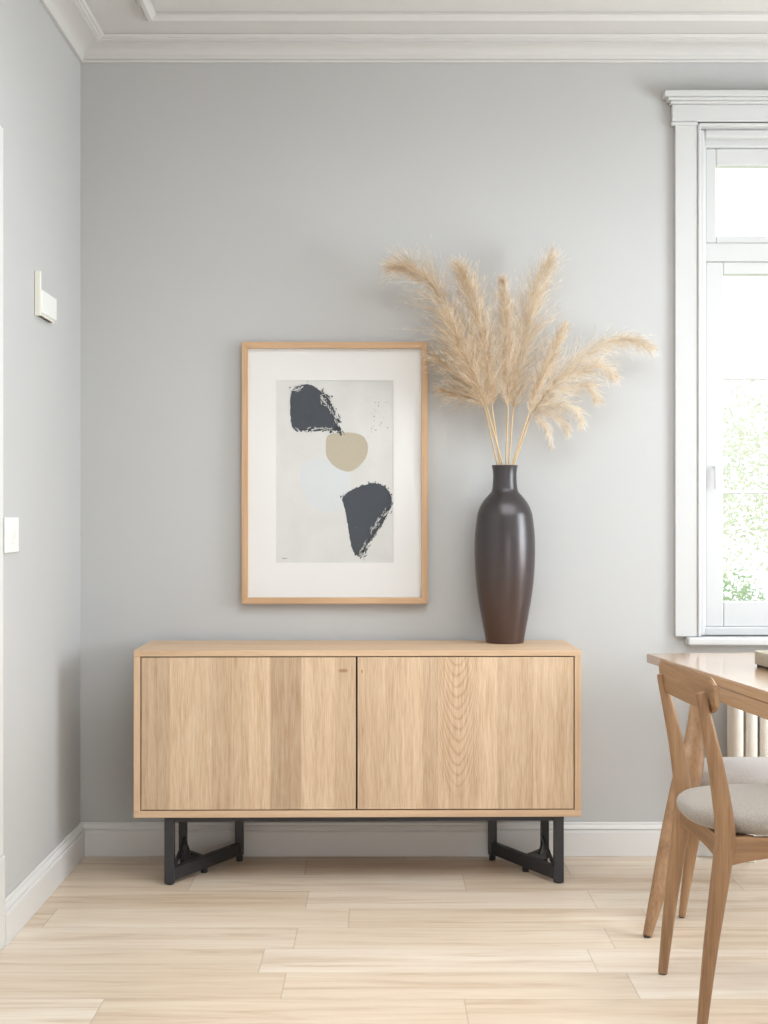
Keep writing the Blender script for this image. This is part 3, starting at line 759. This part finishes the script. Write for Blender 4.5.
# ------------------------------------------------------------------ chairs
def make_chair(label, loc, rz, SZ, hwid, group, SH=.82, fab='fabric', seat_label='grey woven padded seat'):
    """local +x faces the table; rear posts near x = 0"""
    c = thing('dining_chair', label, 'chair', loc, rz, group)
    kz = SZ-.035
    for s in (-1, 1):
        y = s*hwid
        pts = [(-.050, y, .004, .0125), (-.028, y, .2, .0178), (.000, y, kz-.08, .0232), (.006, y, kz, .0240), (-.012, y, kz+.13, .0200), (-.034, y, SH-.10, .0162), (-.052, y, SH-.018, .0128), (-.0535, y, SH-.012, .009)]
        q = cr(pts, 7); bm = bmesh.new(); sweep(bm, [p[:3] for p in q], [(p[3], p[3]*.92) for p in q], 16, (1,0,0), 2.4)
        o = link_mesh('rear_leg', bm, M['chair_z'], c, smooth=50)
        bm = bmesh.new(); sweep(bm, [(-.0505, y, .0005), (-.050, y, .006)], [.0105]*2, 12); link_mesh('foot_pad', bm, M['slot'], o, smooth=40)
        fy = s*(hwid-.012)
        pts = [(.500, fy+s*.012, .004, .0105), (.470, fy+s*.006, .2, .018), (.440, fy, SZ-.09, .022), (.438, fy, SZ-.052, .020)]
        q = cr(pts, 7); bm = bmesh.new(); sweep(bm, [p[:3] for p in q], [(p[3], p[3]*.92) for p in q], 16, (1,0,0), 2.4)
        o = link_mesh('front_leg', bm, M['chair_z'], c, smooth=50)
        bm = bmesh.new(); sweep(bm, [(.5005, fy+s*.012, .0005), (.500, fy+s*.012, .006)], [.009]*2, 12); link_mesh('foot_pad', bm, M['slot'], o, smooth=40)
        # side rail with arched underside
        bm = bmesh.new(); rings = []
        for k in range(13):
            u = k/12; x = .008+u*.43
            arch = .026*(1-(2*u-1)**2)
            rings.append([(x, y-s*.003-.009, SZ-.125+arch), (x, y-s*.003+.009, SZ-.125+arch), (x, y-s*.003+.009, SZ-.055), (x, y-s*.003-.009, SZ-.055)])
        loft(bm, rings); link_mesh('side_rail', bm, M['chair_x'], c, bevel=.003)
    for x, nm in ((.004, 'rear_rail'), (.437, 'front_rail')):
        bm = bmesh.new(); rings = []
        for k in range(13):
            u = k/12; y = -hwid+u*2*hwid; arch = .014*(1-(2*u-1)**2)
            rings.append([(x-.009, y, SZ-.122+arch), (x+.009, y, SZ-.122+arch), (x+.009, y, SZ-.058), (x-.009, y, SZ-.058)])
        loft(bm, rings); link_mesh(nm, bm, M['chair_y'], c, bevel=.003)
    for s in (-1, 1):   # corner blocks that carry the seat
        bm = bmesh.new(); bar(bm, (.01, s*(hwid-.07), SZ-.062), (.075, s*(hwid-.006), SZ-.062), .016, .018); link_mesh('corner_block', bm, M['chair_x'], c, bevel=.002)
    # cushion
    bm = bmesh.new(); rings = []
    N = 56; a_, b_ = .262, hwid+.024; cx_ = .212
    for (k, z) in ((.90, -.053), (.955, -.050), (.99, -.040), (1.0, -.028), (.985, -.016), (.95, -.008), (.85, -.003), (.62, .001), (.3, .0025), (.05, .003)):
        r = []
        for i in range(N):
            th = 2*PI*i/N; cc, ss = math.cos(th), math.sin(th); p = 2/2.6
            r.append((cx_+a_*k*math.copysign(abs(cc)**p, cc), b_*k*math.copysign(abs(ss)**p, ss), SZ+z))
        rings.append(r)
    loft(bm, rings); link_mesh('seat', bm, M[fab], c, smooth=70)['label'] = seat_label
    # curved back panel in front of the posts
    bm = bmesh.new(); rings = []; ov = hwid+.040
    for k in range(33):
        u = -1+2*k/32; y = u*ov
        curve = .008*u*u - .042 - y*.04
        h = 1-max(0, (abs(u)-.80)/.20)**2.2*.42
        zc, hh = SH-.014, .046*h
        tilt = -.10
        x0 = curve
        th = .0062
        sec = []
        for m_ in range(12):
            a = 2*PI*m_/12; cu = math.copysign(abs(math.cos(a))**.55, math.cos(a)); sv = math.copysign(abs(math.sin(a))**.55, math.sin(a))
            sec.append((x0+th*cu+tilt*hh*sv, y, zc+hh*sv))
        rings.append(sec)
    loft(bm, rings); link_mesh('backrest', bm, M['chair_y'], c, smooth=50)
    return c
GC = 'wooden chairs with grey seats at the table'
make_chair('wooden dining chair nearest the viewer, curved back panel and grey padded seat', (.820, -1.583, 0), math.radians(1.3), .518, .213, GC)
make_chair('dining chair with grey seat, colour lightened for window glare, half hidden behind the nearer chair', (1.433, -.645, 0), PI, .442, .175, GC, SH=.815, fab='fabric_glare', seat_label='grey padded seat, colour lightened for window glare')

# ------------------------------------------------------------------ outside
def leaf_mat(name, a, b):
    t = NT(name); n = t.noise(t.coord(), 6, 2); c = t.ramp(n, [(.3, a), (.7, b)]); t.base(c); t.p(Roughness=.6)
    tl_ = t.node('ShaderNodeBsdfTranslucent'); t.link(c, tl_.inputs[0]); mx = t.node('ShaderNodeMixShader'); mx.inputs[0].default_value = .4
    t.link(t.b.outputs[0], mx.inputs[1]); t.link(tl_.outputs[0], mx.inputs[2]); t.link(mx.outputs[0], t.out.inputs['Surface'])
    return t.m
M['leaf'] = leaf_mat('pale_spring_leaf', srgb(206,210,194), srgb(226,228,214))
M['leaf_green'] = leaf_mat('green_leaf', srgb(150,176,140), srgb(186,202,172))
M['bark'] = mat_plain('grey_bark', srgb(170,160,145), .9, noise=.15, scale=20)
M['lawn'] = mat_plain('lawn_green', srgb(170,186,130), .9, noise=.2, scale=6)
structure(box('ground', -6, 16, T+.02, 22, -.45, -.35, M['lawn'], bevel=None))
def leaves(bm, c, r, n, size, rng):
    for _ in range(n):
        while True:
            v = Vector((rng.uniform(-1,1), rng.uniform(-1,1), rng.uniform(-1,1)))
            if v.length <= 1: break
        p = Vector(c)+Vector((v.x*r[0], v.y*r[1], v.z*r[2]))
        d = Vector((rng.gauss(0,1), rng.gauss(0,1), rng.gauss(0,1))).normalized(); s = d.orthogonal().normalized(); l = size*rng.uniform(.6,1.3)
        up = d.cross(s)*l*.12
        a, b, cc, dd = bm.verts.new(p-d*l), bm.verts.new(p+s*l*.42+up), bm.verts.new(p+d*l), bm.verts.new(p-s*l*.42+up)
        bm.faces.new((a, b, cc)); bm.faces.new((a, cc, dd))
rngo = random.Random(5)
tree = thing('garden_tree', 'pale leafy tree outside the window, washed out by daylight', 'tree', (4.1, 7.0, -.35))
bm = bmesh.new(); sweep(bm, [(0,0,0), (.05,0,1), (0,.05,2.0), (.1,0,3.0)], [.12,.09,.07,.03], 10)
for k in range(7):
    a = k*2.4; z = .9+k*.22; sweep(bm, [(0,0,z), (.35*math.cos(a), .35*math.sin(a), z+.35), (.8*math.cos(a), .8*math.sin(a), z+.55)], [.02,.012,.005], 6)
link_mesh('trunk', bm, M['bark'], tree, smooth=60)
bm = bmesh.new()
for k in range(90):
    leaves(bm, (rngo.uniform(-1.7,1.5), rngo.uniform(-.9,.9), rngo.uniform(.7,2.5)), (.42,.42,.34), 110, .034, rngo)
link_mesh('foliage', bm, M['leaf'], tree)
sh = thing('garden_shrub', 'low green shrub outside at the bottom of the window', 'shrub', (2.75, 4.6, -.35))
bm = bmesh.new()
for k in range(46):
    leaves(bm, (rngo.uniform(-1.2,1.2), rngo.uniform(-.4,.4), rngo.uniform(.3,1.15)), (.28,.28,.2), 120, .03, rngo)
link_mesh('foliage', bm, M['leaf_green'], sh)
bm = bmesh.new()
for k in range(6): sweep(bm, [(-.9+k*.36,0,0), (-.95+k*.38,.05,.5), (-1.0+k*.4,0,1.0)], [.02,.014,.006], 6)
link_mesh('branches', bm, M['bark'], sh, smooth=60)

# ------------------------------------------------------------------ light
W = bpy.data.worlds.new('overcast_sky'); S.world = W; W.use_nodes = True
wn = W.node_tree.nodes; bg = wn['Background']
bg.inputs[0].default_value = (.92, .965, 1.0, 1); bg.inputs[1].default_value = 1.65
def area(name, loc, rot, sx, sy, power, col, portal=False):
    l = bpy.data.lights.new(name, 'AREA'); l.shape = 'RECTANGLE'; l.size = sx; l.size_y = sy; l.energy = power; l.color = col
    o = bpy.data.objects.new(name, l); COL.objects.link(o); o.location = loc; o.rotation_euler = rot
    if portal: l.cycles.is_portal = True
    return o
# daylight through right and back windows; roof and front lamps are added fill
area('added_roof_fill', ((KX0+KX1)/2, (KY0+KY1)/2, ZC+.18), (0, 0, 0), KX1-KX0-.02, KY1-KY0-.02, 80, (.92, .965, 1.0))
area('daylight_right_window', (XR+.16, (RY0+RY1)/2, (RZ0+RZ1)/2), (0, PI/2, 0), RZ1-RZ0-.02, RY1-RY0-.02, 95, (.87, .94, 1.0))
area('added_front_fill', ((FX0+FX1)/2, YF-.16, (FZ0+FZ1)/2), (PI/2, 0, 0), FX1-FX0-.02, FZ1-FZ0-.02, 25, (.94, .97, 1.0))
area('back_window_portal', ((WX0+WX1)/2, .19, (WZ0+WZ1)/2), (-PI/2, 0, 0), WX1-WX0, WZ1-WZ0, 1, (1, 1, 1), True)

sun = bpy.data.lights.new('hazy_sun', 'SUN'); sun.energy = 3.0; sun.angle = math.radians(24); sun.color = (1.0, .96, .90)
so = bpy.data.objects.new('hazy_sun', sun); COL.objects.link(so)
so.rotation_euler = Vector((-.60, -.80, -.62)).to_track_quat('-Z', 'Y').to_euler()
